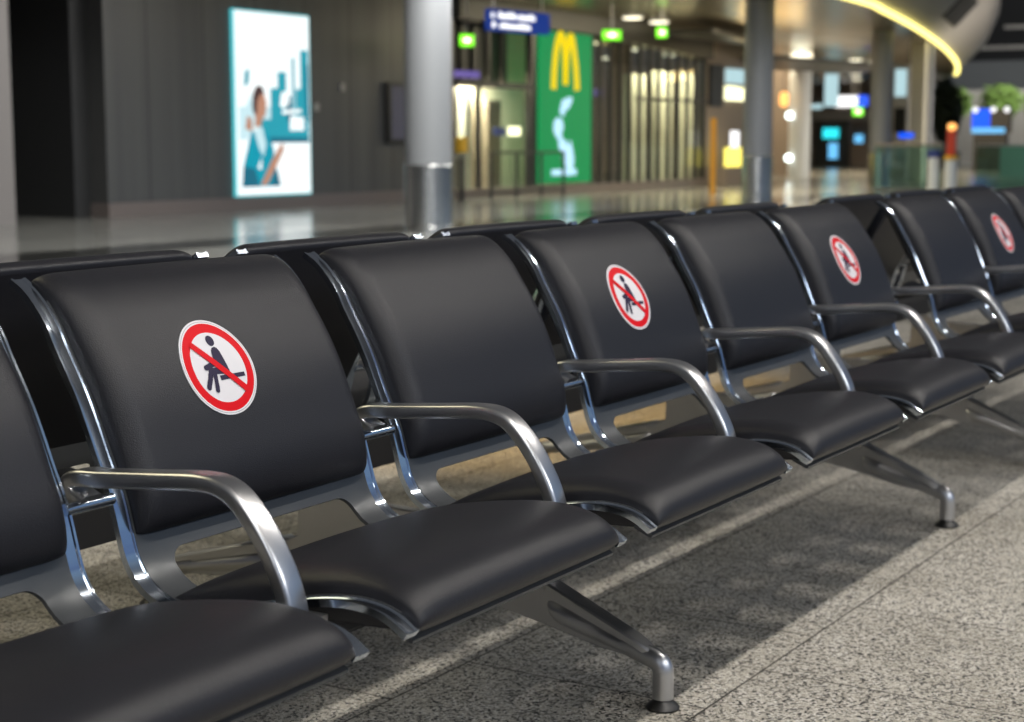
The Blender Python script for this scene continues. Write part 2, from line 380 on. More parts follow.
XA, XB = RW+.001, W_SEAT-RW-.001          # between the rails
S_PB = s_of_z(.500)                        # lower edge of the back pad
BACK_C = [(S_PB-.004,.006),(S_PB+.004,.016),(S_PB-.002,.030),(S_PB-.02,.041),(S_PB-.06,.050),(S_PB-.13,.056),(S_PB-.21,.056),(S_PB-.27,.052),(.075,.045),(.047,.040),(.027,.033),(.012,.023),(.006,.011),(.010,.002)]
BACK_E = [(S_PB-.004,.006),(S_PB-.001,.009),(S_PB-.006,.013),(S_PB-.02,.016),(S_PB-.06,.018),(S_PB-.13,.019),(S_PB-.21,.019),(S_PB-.27,.019),(.075,.018),(.050,.017),(.030,.016),(.017,.013),(.012,.008),(.012,.002)]
def loop_at(loop, v):
    n = len(loop)-1; f = v*n; i = min(int(f), n-1); t = f-i
    a = [loop[max(0, i-1)], loop[i], loop[i+1], loop[min(n, i+2)]]
    def cr(k):
        p0, p1, p2, p3 = a[0][k], a[1][k], a[2][k], a[3][k]
        return .5*((2*p1)+(p2-p0)*t+(2*p0-5*p1+4*p2-p3)*t*t+(3*p1-p0-3*p2+p3)*t**3)
    return cr(0), cr(1)
def xw(u, edge=.075, crown=.12):
    """cross weight 0 at the side seams, 1 over the middle"""
    d = min(u, 1-u)
    a = 1 if d >= edge else math.sqrt(max(0, 1-(1-d/edge)**2))
    c = 1-(2*abs(u-.5))**2
    return a*(1-crown+crown*c)
def back_pt(u, v):
    w = xw(u, .068, .13); sc, hc = loop_at(BACK_C, v); se, he = loop_at(BACK_E, v)
    return sh(XA+(XB-XA)*u, se+(sc-se)*w, he+(hc-he)*w)
def us(n):   # denser near the side seams
    return [.5-.5*math.cos(PI*(i/n)**1.0) for i in range(n+1)]
def pad_bm(fn, nu=44, nv=60):
    bm = bmesh.new(); U = us(nu)
    g = [[bm.verts.new(fn(u, j/nv)) for j in range(nv+1)] for u in U]
    for i in range(nu):
        for j in range(nv): bm.faces.new((g[i][j], g[i+1][j], g[i+1][j+1], g[i][j+1]))
        bm.faces.new((g[i][nv], g[i+1][nv], g[i+1][0], g[i][0]))
    bm.faces.new(g[0]); bm.faces.new(g[-1][::-1])
    return bm
SEAT_C = [(-.655,.436),(-.672,.437),(-.682,.444),(-.688,.455),(-.682,.474),(-.662,.492),(-.625,.504),(-.57,.507),(-.50,.500),(-.43,.488),(-.37,.472),(-.32,.450),(-.292,.433),(-.284,.422),(-.292,.419)]
SEAT_E = [(-.652,.440),(-.668,.438),(-.676,.443),(-.680,.449),(-.674,.460),(-.655,.472),(-.625,.480),(-.57,.480),(-.50,.467),(-.43,.451),(-.37,.438),(-.32,.430),(-.292,.426),(-.284,.422),(-.290,.420)]
def seat_pt(u, v):
    w = xw(u, .09, .22); yc, zc = loop_at(SEAT_C, v); ye, ze = loop_at(SEAT_E, v)
    return Vector((XA+(XB-XA)*u, ye+(yc-ye)*w, ze+(zc-ze)*w))

S_P0, S_P1 = s_of_z(.80), STOT-.03
S_O0 = s_of_z(.470); 
def shell_bm():
    """graphite sheet spanning between the rails, with a rounded opening below the back pad"""
    bm = bmesh.new(); x0, x1 = RW-.002, W_SEAT-RW+.002; th = .006; off = .004
    ox0, ox1, os0, os1, r = .078, .475, S_O0, S_O0+.150, .028
    a0, a1 = S_O0-.028, os1+.03
    def grid(sa, sb, n):
        for side in (0, 1):
            pass
    def strip(sa, sb, n):
        top = []; bot = []
        for i in range(n+1):
            s = sa+(sb-sa)*i/n
            top.append([bm.verts.new(sh(x, s, off+th)) for x in (x0, x1)]); bot.append([bm.verts.new(sh(x, s, off)) for x in (x0, x1)])
        for i in range(n):
            bm.faces.new((top[i][0], top[i][1], top[i+1][1], top[i+1][0])); bm.faces.new((bot[i][0], bot[i+1][0], bot[i+1][1], bot[i][1]))
            for k in (0, 1): bm.faces.new((top[i][k], top[i+1][k], bot[i+1][k], bot[i][k]))
        bm.faces.new((top[0][0], bot[0][0], bot[0][1], top[0][1])); bm.faces.new((top[-1][0], top[-1][1], bot[-1][1], bot[-1][0]))
    strip(S_P0, a0, 26); strip(a1, S_P1, 20)
    # ring around the opening
    inner = []; cx, cs = (ox0+ox1)/2, (os0+os1)/2
    hw, hh = (ox1-ox0)/2, (os1-os0)/2
    for (sx, sy, ang) in ((1, 1, 0), (-1, 1, 90), (-1, -1, 180), (1, -1, 270)):
        for k in range(9):
            a = math.radians(ang+90*k/8); inner.append((sx*(hw-r)+r*math.cos(a), sy*(hh-r)+r*math.sin(a)))
    # subdivide long sides
    def dens(l, step=.018):
        o = []
        for p, q in zip(l, l[1:]+l[:1]):
            n = max(1, int(math.dist(p, q)/step)); o += [(p[0]+(q[0]-p[0])*k/n, p[1]+(q[1]-p[1])*k/n) for k in range(n)]
        return o
    inner = dens(inner); HW = (x1-x0)/2; xc = (x0+x1)/2
    up_, dn = cs-a0, a1-cs
    outer = []
    for p in inner:
        kx = (HW + (0 if p[0] == 0 else math.copysign(1, p[0])*(xc-cx)))/abs(p[0]) if abs(p[0]) > 1e-9 else 1e9
        ky = (dn if p[1] > 0 else up_)/abs(p[1]) if abs(p[1]) > 1e-9 else 1e9
        # project by side: corners of the opening run to corners of the plate
        tx, ty = abs(p[0])/hw, abs(p[1])/hh
        if tx >= ty: o = (math.copysign(HW, p[0]), p[1]/hh/tx*(dn if p[1] > 0 else up_))
        else: o = (p[0]/hw/ty*HW, math.copysign(dn if p[1] > 0 else up_, p[1]))
        outer.append(o)
    R = 6; n = len(inner); lay = {}
    for side, h in ((0, off+th), (1, off)):
        rings = []
        for q in range(R+1):
            t = q/R
            rings.append([bm.verts.new(sh((cx+p[0])*(1-t)+(xc+o[0])*t, (cs+p[1])*(1-t)+(cs+o[1])*t, h)) for p, o in zip(inner, outer)])
        for q in range(R):
            for j in range(n): bm.faces.new((rings[q][j], rings[q][(j+1) % n], rings[q+1][(j+1) % n], rings[q+1][j]))
        lay[side] = rings
    for ri in (0, R):
        for j in range(n): bm.faces.new((lay[0][ri][j], lay[0][ri][(j+1) % n], lay[1][ri][(j+1) % n], lay[1][ri][j]))
    return bm

# --- the no-sitting sticker follows the pad surface
VC = None
def back_front(x, z):
    """front surface point of the back pad at local x and height z, with normal"""
    u = (x-XA)/(XB-XA); lo, hi = .16, .75
    for _ in range(24):
        m = (lo+hi)/2
        if back_pt(u, m).z < z: lo = m
        else: hi = m
    p = back_pt(u, lo); e = 1e-3
    nrm = (back_pt(u+e, lo)-back_pt(u-e, lo)).cross(back_pt(u, lo+e)-back_pt(u, lo-e)).normalized()
    if nrm.y > 0: nrm = -nrm
    return p, nrm
def sticker_bm(cx=.230, cz=.700, R=.0705):
    bm = bmesh.new(); k = math.cos(math.radians(23))
    def put(a, b, h):
        p, n = back_front(cx+a, cz+b*k); return p+n*h
    def disc(radii, mis, h, n=72):
        prev = None
        for r in radii:
            ring = [bm.verts.new(put(r*math.cos(2*PI*j/n), r*math.sin(2*PI*j/n), h)) for j in range(n)] if r > 0 else [bm.verts.new(put(0, 0, h))]
            if prev is not None:
                mi = mis[len(done)-1] if False else mis[idx[0]]; idx[0] += 1
                for j in range(n):
                    f = bm.faces.new((prev[0], ring[j], ring[(j+1) % n])) if len(prev) == 1 else bm.faces.new((prev[j], ring[j], ring[(j+1) % n], prev[(j+1) % n]))
                    f.material_index = mi
            prev = ring
        return prev
    idx = [0]; done = [0]
    radii = [0, R*.2, R*.4, R*.58, R*.735, R*.83, R*.925, R*.955, R*.967, R]
    rim = disc(radii, [0, 0, 0, 0, 1, 1, 0, 3, 0], .0012)
    low = [bm.verts.new(put(R*math.cos(2*PI*j/72), R*math.sin(2*PI*j/72), -.0006)) for j in range(72)]
    for j in range(72): bm.faces.new((rim[j], low[j], low[(j+1) % 72], rim[(j+1) % 72])).material_index = 0
    def patch(poly, mi, h):
        # fan of small strips: triangulate via centroid after densifying
        d = []
        for p, q in zip(poly, poly[1:]+poly[:1]):
            m = max(1, int(math.dist(p, q)/.006)); d += [(p[0]+(q[0]-p[0])*i/m, p[1]+(q[1]-p[1])*i/m) for i in range(m)]
        vs = [bm.verts.new(put(a, b, h)) for a, b in d]
        es = [bm.edges.new((vs[i], vs[(i+1) % len(vs)])) for i in range(len(vs))]
        r = bmesh.ops.triangle_fill(bm, use_beauty=True, edges=es)
        for f in r['geom']:
            if isinstance(f, bmesh.types.BMFace): f.material_index = mi
    def capsule(p, q, w):
        p = Vector(p); q = Vector(q); t = (q-p).normalized(); nn = Vector((-t.y, t.x)); a0 = math.atan2(nn.y, nn.x); o = []
        for i in range(9): a = a0+PI*i/8; o.append((p.x+w*math.cos(a), p.y+w*math.sin(a)))
        for i in range(9): a = a0+PI+PI*i/8; o.append((q.x+w*math.cos(a), q.y+w*math.sin(a)))
        return o
    u = R
    patch([(.047*u+.11*u*math.cos(2*PI*i/20), .557*u+.11*u*math.sin(2*PI*i/20)) for i in range(20)], 2, .0018)     # head
    patch([(a*u, b*u) for a, b in ((-.09,.21),(-.05,.36),(.0,.41),(.08,.43),(.14,.40),(.18,.32),(.23,-.02),(.19,-.10),(-.02,.02))], 2, .0018)  # body
    patch(capsule((-.39*u,.03*u), (-.06*u,.11*u), .055*u), 2, .0019)                # forearm
    patch(capsule((-.29*u,-.05*u), (.17*u,-.08*u), .068*u), 2, .0020)                # thigh
    patch(capsule((-.305*u,-.08*u), (-.50*u,-.37*u), .06*u), 2, .0021)               # shin
    patch(capsule((-.20*u,-.08*u), (-.29*u,-.45*u), .055*u), 2, .0022)               # other shin
    patch([(-.095*u,-.265*u),(-.095*u,-.165*u),(.63*u,-.165*u),(.63*u,-.255*u)], 2, .0019)   # bench
    c, s_ = math.cos(math.radians(-44)), math.sin(math.radians(-44))
    Lb, wb = .76*u, .072*u
    patch([(a*c-b*s_, a*s_+b*c) for a, b in ((-Lb,-wb),(Lb,-wb),(Lb,wb),(-Lb,wb))], 1, .0026)
    return bm

proto = {}
def mesh_of(name, bm, m, smooth=True, angle=40):
    o = build(name, bm, m, None, smooth, angle); me = o.data; bpy.data.objects.remove(o); return me
ME = {
 'shell': mesh_of('seat', shell_bm(), plate_m), 'railL': mesh_of('side_rail', rail_bm(0), chrome), 'railR': mesh_of('side_rail', rail_bm(W_SEAT-RW), chrome),
 'back': mesh_of('backrest_cushion', pad_bm(back_pt), leather, True, 75), 'cush': mesh_of('seat_cushion', pad_bm(seat_pt), leather, True, 75),
 'sticker': mesh_of('no_sitting_sticker', sticker_bm(), [s_white, s_red, s_navy, s_grey], True, 60)}
def trim_bm():
    bm = bmesh.new(); add_prism(bm, [(-.640,.4425),(-.655,.4370),(-.668,.4325),(-.6715,.4300),(-.6705,.4260),(-.664,.4265),(-.652,.432),(-.640,.437)], RW, W_SEAT-RW, 'x'); return bm
# armrest
AP = catmull([(0,-.208,.556),(0,-.186,.566),(0,-.178,.580),(0,-.196,.589),(0,-.24,.592),(0,-.33,.600),(0,-.405,.606),(0,-.445,.601),(0,-.474,.582),(0,-.505,.545),(0,-.532,.497),(0,-.545,.452),(0,-.548,.440)], 6)
def arm_bm():
    bm = bmesh.new(); n = len(AP)
    base = path_frame_yz(AP)
    rings = []
    add_sweep(bm, AP, rrect(.037, .022, .006, 4), True, base)
    return bm
ME['trim'] = mesh_of('front_trim', trim_bm(), plate_m, True, 40)
ME['arm'] = mesh_of('armrest', arm_bm(), polished, True, 50)
def pivot_bm(left, right):
    bm = bmesh.new(); add_cyl(bm, (-.041 if left else -.019, -.203, .553), (.041 if right else .019, -.203, .553), .0085, n=16); return bm
def mount_bm(left, right): return bx((-.041 if left else -.013, -.562, .437), (.041 if right else .013, -.535, .452))
for k, (l, r) in {'both': (1, 1), 'l': (1, 0), 'r': (0, 1)}.items():
    ME['pv_'+k] = mesh_of('pivot_bar', pivot_bm(l, r), chrome, True, 40); ME['mt_'+k] = mesh_of('mounting_block', mount_bm(l, r), cast, False)

def leg_meshes(fy):
    """cast side arm running out from under the beam to a round foot at local y = fy (negative)"""
    q = (fy+.16)/(-.486+.16)             # stretch of the sloping part
    def Y(y): return -.16+(y+.16)*q if y < -.16 else y
    bm = bmesh.new()
    out = [(.035,.300),(-.17,.305),(-.19,.324),(-.262,.324),(-.265,.215),(Y(-.245),.200),(Y(-.36),.152),(Y(-.455),.112),(Y(-.474),.095),(Y(-.470),.084),(Y(-.36),.098),(Y(-.25),.121),(-.16,.138),(.035,.16)]
    add_prism(bm, out, -.012, .012, 'x')
    bm.faces.ensure_lookup_table()
    sides = [f for f in bm.faces if len(f.verts) == len(out)]
    # pocket on both cheeks
    bmesh.ops.inset_region(bm, faces=sides, thickness=.009, depth=0)
    bmesh.ops.inset_region(bm, faces=sides, thickness=.003, depth=-.003)
    # blade along the top edge
    rings = []
    for y, zt, zb, w in ((-.236,.203,.193,.010),(-.25,.206,.189,.0215),(-.36,.1585,.146,.0215),(-.43,.128,.113,.020),(-.452,.1165,.102,.018),(-.468,.106,.094,.012)):
        rings.append([bm.verts.new((x, Y(y), z)) for x, z in ((-w, zb), (-w, zt-.004), (-w+.004, zt), (w-.004, zt), (w, zt-.004), (w, zb))])
    for a, b in zip(rings, rings[1:]):
        for j in range(6): bm.faces.new((a[j], a[(j+1) % 6], b[(j+1) % 6], b[j]))
    bm.faces.new(rings[0]); bm.faces.new(rings[-1][::-1])
    pts = catmull([(0,Y(-.405),.110),(0,Y(-.448),.0965),(0,fy+.012,.088),(0,fy+.002,.076),(0,fy,.060),(0,fy,.020)], 6)
    add_sweep(bm, pts, circ(.0195, 20), True, path_frame_yz(pts))
    rings = []
    for y, z, r in ((-.248,.157,.004),(-.251,.156,.013),(-.258,.1535,.021),(-.268,.150,.0245),(-.30,.1405,.0235),(-.36,.122,.0205),(-.42,.1035,.0175),(-.455,.092,.015)):
        rings.append([bm.verts.new((a*1.12, Y(y)+b*.28, z+b)) for a, b in circ(r, 20)])
    for a, b in zip(rings, rings[1:]):
        for j in range(20): bm.faces.new((a[j], a[(j+1) % 20], b[(j+1) % 20], b[j]))
    bm.faces.new(rings[0]); bm.faces.new(rings[-1][::-1])
    leg = mesh_of('leg', bm, cast, True, 35)
    bm = bmesh.new(); add_lathe(bm, [(.030,0),(.031,.004),(.026,.010),(.015,.019),(.011,.026)], (0, fy, 0), 28)
    return leg, mesh_of('foot_glide', bm, rubber, True, 40)
LEG_F = leg_meshes(-.486); LEG_R = leg_meshes(-.690)

def child(name, me, parent, loc=(0, 0, 0), label=None):
    o = bpy.data.objects.new(name, me); COL.objects.link(o); o.parent = parent; o.location = loc
    if label: o['label'] = label
    return o
def bench(label, group, x_first, n, stickers, legs, leg_me, arms, origin, rz=0):
    """origin: the bench frame; x_first: left face of its first seat"""
    root = empty('airport_bench', origin, rz); tag(root, label, 'bench', group)
    for i in range(n):
        x = x_first+PITCH*i
        st = child('seat', ME['shell'], root, (x, 0, 0))
        child('side_rail', ME['railL'], st); child('side_rail', ME['railR'], st)
        child('backrest_cushion', ME['back'], st); child('seat_cushion', ME['cush'], st); child('front_trim', ME['trim'], st)
        if i in stickers: child('no_sitting_sticker', ME['sticker'], st, label='round white sticker with red ring and bar over a seated figure')
    for x, kind in arms:
        a = child('armrest', ME['arm'], root, (x, 0, 0)); child('pivot_bar', ME['pv_'+kind], a); child('mounting_block', ME['mt_'+kind], a)
    xa, xb = x_first+.03, x_first+PITCH*(n-1)+W_SEAT-.03
    bm = bmesh.new()
    add_prism(bm, [(-.228,.322),(-.385,.330),(-.40,.342),(-.395,.385),(-.37,.398),(-.25,.398),(-.228,.385)], xa, xb, 'x')
    for i in range(n):
        for dx in (.06, W_SEAT-.06):
            x = x_first+PITCH*i+dx; add_box(bm, (x-.02, -.36, .396), (x+.02, -.29, .4185))
    build('beam', bm, beam_m, root)
    for x in legs:
        lg = child('leg', leg_me[0], root, (x, 0, 0)); child('foot_glide', leg_me[1], lg, label='black round foot')
    return root
X0 = .595
A_ARMS = [(X0-.0385-PITCH, 'r')]+[(X0-.0385+PITCH*k, 'both') for k in range(5)]+[(X0-.0385+PITCH*5, 'l')]
bench('front row of black leather airport seats nearest the camera, stickers on every second backrest', None, X0-PITCH, 6, (1, 3, 5), (-.02, 1.661, 3.34), LEG_F, A_ARMS, (0, 0, 0))
XB0 = 4.000
bench('shorter bench of black leather airport seats at far right end of the front row', None, XB0, 3, (1,), (4.29, 5.55), LEG_F, [(XB0-.0385+PITCH, 'both'), (XB0-.0385+PITCH*2, 'both'), (XB0-.0385+PITCH*3, 'l')], (0, 0, 0))
YM = .045
def rev(xa, n): return xa+(PITCH*(n-1)+W_SEAT)   # right end
Ls = PITCH*5+W_SEAT
xe = X0-PITCH+Ls
bench('row of black airport seats facing away, back to back with the nearest row', None, 0, 6, (), (xe-3.355, xe-1.672, xe+.02-.03), LEG_R,
      [(-.0385, 'r')]+[(-.0385+PITCH*k, 'both') for k in range(1, 6)]+[(-.0385+PITCH*6, 'l')], (xe, 2*YM, 0), PI)
Ls = PITCH*2+W_SEAT; xe = XB0+Ls
bench('shorter bench facing away behind the far right airport seats', None, 0, 3, (), (xe-5.55, xe-4.29), LEG_R,
      [(-.0385, 'r'), (-.0385+PITCH, 'both'), (-.0385+PITCH*2, 'both'), (-.0385+PITCH*3, 'l')], (xe, 2*YM, 0), PI)

# ------------------------------------------------------------------ setting: walls
YW = 14.35; HZ = 6.0
tag(build('wall_left', bx((14.9, YW, .19), (23.1, YW+.3, HZ)), wall_m), kind='structure', label='dark grey metal panel wall')
tag(build('baseboard_left', bx((14.88, YW-.03, 0), (23.1, YW+.3, .19)), base_m), kind='structure')
bm = bmesh.new(); add_box(bm, (14.6, YW+.3, 0), (14.9, YW+3.0, HZ)); add_box(bm, (11, YW+2.4, 0), (14.6, YW+2.7, HZ)); tag(build('wall_recess', bm, recess_m), kind='structure', label='dark recess in the wall')
tag(build('wall_pillar', bx((11.2, 13.9, 0), (12.93, YW+2.4, HZ)), pillar_m), kind='structure', label='pale pillar at the left edge')

# lightbox poster
ad = empty('advertising_lightbox', (17.36, YW-.004, 0)); tag(ad, 'tall glowing advertising panel of a woman in a teal dress on the dark wall', 'lightbox')
def flat(name, pts, m, parent, y, th=.004, label=None):
    bm = bmesh.new(); add_prism(bm, pts, y-th, y, 'y'); o = build(name, bm, m, parent); 
    if label: o['label'] = label
    return o
def R4(x0, z0, x1, z1): return [(x0, z0), (x1, z0), (x1, z1), (x0, z1)]
build('housing', bx((.02, -.05, .20), (1.74, 0, 2.88)), e_ad_rim, ad)
pf = flat('poster', R4(.04, .22, 1.72, 2.86), e_ad_sky, ad, -.051)
flat('mist_patch', R4(.10, 1.02, 1.66, 1.50), e_ad_mist, pf, -.056)
flat('water', R4(.55, .98, 1.68, 1.32), e_ad_teal, pf, -.061)
flat('shore', R4(.55, .98, 1.68, 1.06), e_ad_deep, pf, -.066)
for x0, x1, z1, m in ((.80,.97,1.78,e_ad_teal),(.97,1.16,2.02,e_ad_teal),(1.16,1.28,1.66,e_ad_deep),(1.30,1.36,2.24,e_ad_teal),(1.38,1.50,1.78,e_ad_teal),(1.50,1.68,2.36,e_ad_teal),(1.60,1.69,2.15,e_ad_deep)):
    flat('tower_shape', R4(x0, 1.30, x1, z1), m, pf, -.062)
flat('sail_shape', [(1.22,1.16),(1.56,1.16),(1.56,1.36),(1.24,1.38)], e_ad_sky, pf, -.068)
flat('cloud_shape', [(1.00,1.52),(1.10,1.48),(1.22,1.58),(1.16,1.74),(1.04,1.72)], e_ad_sky, pf, -.068)
flat('bridge_shape', [(1.05,1.40),(1.5,1.43),(1.5,1.48),(1.05,1.46)], e_ad_sky, pf, -.069)
flat('kite_shape', [(.22,1.78),(.32,1.84),(.34,2.04),(.24,2.0)], e_ad_teal, pf, -.058)
flat('quay', R4(.62, .42, 1.66, .98), e_ad_sky, pf, -.063)
flat('blouse_shape', [(.10,.66),(.34,1.18),(.52,1.22),(.40,.62),(.20,.50)], e_ad_sky, pf, -.071)
flat('dress_shape', [(.12,.34),(.98,.34),(.92,.54),(.84,.72),(.84,.88),(.70,1.14),(.60,1.06),(.50,.90),(.42,1.14),(.34,1.16),(.26,.92),(.16,.66)], e_ad_dress, pf, -.073)
flat('skirt_fold', [(.12,.34),(.50,.34),(.40,.60),(.15,.64)], e_ad_deep, pf, -.077)
flat('skirt_edge', [(.74,.34),(.98,.34),(.92,.54),(.86,.60)], e_ad_deep, pf, -.076)
flat('scarf_shape', [(.40,1.14),(.50,1.22),(.58,1.20),(.66,.96),(.60,.78),(.50,.90)], e_ad_mist, pf, -.078)
flat('belt_shape', [(.46,.62),(.56,.76),(.54,.58)], e_ad_sky, pf, -.079)
flat('arm_shape', [(.52,.36),(.66,.36),(.92,.68),(1.06,.88),(1.04,.98),(.96,.92),(.78,.72)], e_ad_skin, pf, -.080)
flat('neck_shape', [(.42,1.20),(.56,1.22),(.60,1.42),(.44,1.42)], e_ad_skin, pf, -.074)
flat('face_shape', [(.53+.15*math.cos(a), 1.52+.22*math.sin(a)) for a in [2*PI*i/20 for i in range(20)]], e_ad_skin, pf, -.078)
flat('hair_shape', [(.36,1.50),(.38,1.68),(.46,1.80),(.58,1.80),(.64,1.70),(.54,1.68),(.47,1.58),(.46,1.42),(.40,1.38)], e_ad_hair, pf, -.083)
flat('veil_shape', [(.18,1.20),(.22,1.50),(.34,1.70),(.38,1.40),(.40,1.18),(.28,1.10)], e_ad_mist, pf, -.081)
flat('braid_shape', [(.20,1.18),(.24,1.36),(.34,1.34),(.36,1.14)], e_ad_skin, pf, -.082)

fr = empty('wall_display_case', (21.08, YW, 0)); tag(fr, 'narrow dark framed display case on the wall beside the large column', 'display case')
bm = bmesh.new(); add_box(bm, (0, -.08, .97), (.62, 0, 1.03)); add_box(bm, (0, -.08, 1.89), (.62, 0, 1.95)); add_box(bm, (0, -.08, 1.03), (.1, 0, 1.89)); add_box(bm, (.54, -.08, 1.03), (.62, 0, 1.89))
build('frame', bm, rubber, fr); build('panel', bx((.1, -.05, 1.03), (.54, 0, 1.89)), mat('violet_grey_panel', (.13, .125, .17), .25), fr)
for x, z, nm in ((19.30, 1.52, 'small pale wall switch right of the glowing advertising panel'), (19.95, 1.84, 'small pale sensor high on the dark wall near the display case')):
    bm = bmesh.new(); add_box(bm, (x-.05, YW-.03, z-.06), (x+.05, YW, z+.06)); tag(build('wall_switch', bm, fascia_m), nm, 'switch')

# ------------------------------------------------------------------ columns
def column(x, y, r, top, label, sl=.745):
    o = empty('round_column', (x, y, 0)); tag(o, label, 'column', None)
    bm = bmesh.new(); add_cyl(bm, (0, 0, sl), (0, 0, top), r, n=40); build('shaft', bm, column_m, o, True, 50)
    bm = bmesh.new(); add_lathe(bm, [(r+.02, 0), (r+.02, .06), (r+.012, .07), (r+.012, sl-.01), (r+.004, sl)], n=40); build('base_sleeve', bm, sleeve_m, o, True, 30)
CEIL = 3.42
column(14.40, 8.85, .262, HZ, 'large grey round column with steel base sleeve beside the glowing advertising panel')
column(26.28, 10.05, .255, CEIL, 'grey round column with steel base sleeve in front of the menu boards')
column(35.42, 11.05, .235, CEIL, 'grey round column under the curved balcony, farthest of the large columns')

# ------------------------------------------------------------------ ceiling over the concourse with curved edge
EDGE = [(13.0,8.1),(20,8.15),(26.7,8.55),(29.4,9.0),(35.1,10.2),(42.5,11.97),(50.5,14.1),(58.1,16.4),(66,19.2),(78,24.0)]
EC = catmull([(a, b, 0) for a, b in EDGE], 8)
bm = bmesh.new()
lo = [(p.x, p.y) for p in EC]+[(78, 60), (13, 60)]
add_prism(bm, lo, CEIL, CEIL+.3, 'z'); tag(build('ceiling', bm, ceil_m), kind='structure', label='reflective metal ceiling')
# flared balcony fascia above the edge
bm = bmesh.new(); n = len(EC)
secs = [(0.0,CEIL),(-.55,CEIL+.45),(-1.05,CEIL+1.0),(-1.35,CEIL+1.7),(-1.30,CEIL+2.4),(-.9,CEIL+2.9),(.6,CEIL+3.0),(.6,CEIL+.3)]
rings = []
for i, p in enumerate(EC):
    t = (EC[min(i+1, n-1)]-EC[max(i-1, 0)]).normalized(); nn = Vector((-t.y, t.x, 0))
    rings.append([bm.verts.new((p.x+nn.x*d, p.y+nn.y*d, z)) for d, z in secs])
for a, b in zip(rings, rings[1:]):
    for j in range(len(secs)): bm.faces.new((a[j], a[(j+1) % len(secs)], b[(j+1) % len(secs)], b[j]))
bm.faces.new(rings[0]); bm.faces.new(rings[-1][::-1])
tag(build('trim_balcony', bm, fascia_m, None, True, 30), kind='structure', label='curved balcony fascia')
def edge_at(x):
    for a, b in zip(EC, EC[1:]):
        if a.x <= x <= b.x:
            t = (x-a.x)/(b.x-a.x); p = a+(b-a)*t; d = (b-a).normalized(); return p, Vector((-d.y, d.x, 0))
def fpt(x, k, out=.03):
    p, nn = edge_at(x); d, z = secs[int(k)][0]+(secs[int(k)+1][0]-secs[int(k)][0])*(k % 1), secs[int(k)][1]+(secs[int(k)+1][1]-secs[int(k)][1])*(k % 1)
    return Vector((p.x+nn.x*(d-out), p.y+nn.y*(d-out), z-out*.4))
for (xa, xb, k0, k1, lb) in ((27.3, 31.3, 1.2, 2.6, 'dark window set in the balcony fascia, nearest one'), (36.3, 40.0, .80, 1.9, 'dark square window set in the balcony fascia near its far end')):
    bm = bmesh.new(); G = [[bm.verts.new(fpt(xa+(xb-xa)*i/6, k0+(k1-k0)*j/6)) for j in range(7)] for i in range(7)]
    H = [[bm.verts.new(fpt(xa+(xb-xa)*i/6, k0+(k1-k0)*j/6, -.06)) for j in range(7)] for i in range(7)]
    for i in range(6):
        for j in range(6):
            bm.faces.new((G[i][j], G[i+1][j], G[i+1][j+1], G[i][j+1])); bm.faces.new((H[i][j], H[i][j+1], H[i+1][j+1], H[i+1][j]))
    for i in range(6):
        for j in (0, 6): bm.faces.new((G[i][j], G[i+1][j], H[i+1][j], H[i][j])); bm.faces.new((G[j][i], G[j][i+1], H[j][i+1], H[j][i]))
    tag(build('balcony_window', bm, fascia_dark), lb, 'window')
# LED strip along the edge
bm = bmesh.new(); pts = [p for p in EC if 20 < p.x < 60]
path = [Vector((p.x, p.y-.12, CEIL-.03)) for p in pts]
add_sweep(bm, path, [(-.06,-.035),(.06,-.035),(.06,.035),(-.06,.035)], True, lambda i: (lambda t: (Vector((-t.y, t.x, 0)), Vector((0, 0, 1))))((path[min(i+1, len(path)-1)]-path[max(0, i-1)]).normalized()))
tag(build('led_strip', bm, e_led), 'bright yellow light strip curving along the balcony edge', 'light strip')

# downlights
dl = [(27.4,12.9),(28.6,13.1),(25.2,12.6),(37.5,17.2),(38.2,17.8),(48.5,17.0),(49.4,17.2)]
LB = ['round ceiling downlight left of its twin above the glazed shopfront', 'round ceiling downlight right of its twin above the glazed shopfront', 'dim round ceiling downlight above the green sign', None, None, None, None]
# green exit signs
def exit_sign(x, y, z, w, h, label, facing='x'):
    o = empty('exit_sign', (x, y, z)); tag(o, label, 'exit sign', None)
    o.rotation_euler.z = math.radians(-38)
    build('sign_box', bx((-w/2, 0, -h/2), (w/2, .06, h/2)), e_exit, o)
    bm = bmesh.new(); add_prism(bm, [(-w*.32, -h*.1), (-w*.1, -h*.1), (-w*.1, -h*.28), (w*.34, 0), (-w*.1, h*.28), (-w*.1, h*.1), (-w*.32, h*.1)], -.006, 0, 'y'); build('arrow', bm, e_exit_w, o, label) if False else build('arrow', bm, e_exit_w, o)
    bm = bmesh.new(); add_cyl(bm, (0, .03, h/2), (0, .03, max(h/2+.02, CEIL-z)), .012, n=8); build('hanger', bm, steel_m, o)

exit_sign(25.42, 12.5, 2.87, .34, .17, 'wide green lit exit sign hanging before the glazed shopfront')
exit_sign(27.38, 12.5, 3.02, .20, .19, 'small square green lit exit sign right of the wide one')
exit_sign(22.25, 13.5, 2.65, .23, .19, 'small green lit exit sign left of the blue hanging sign')
exit_sign(50.2, 17.0, 1.92, .34, .26, 'distant yellow-green exit sign under the ceiling in the far corridor')

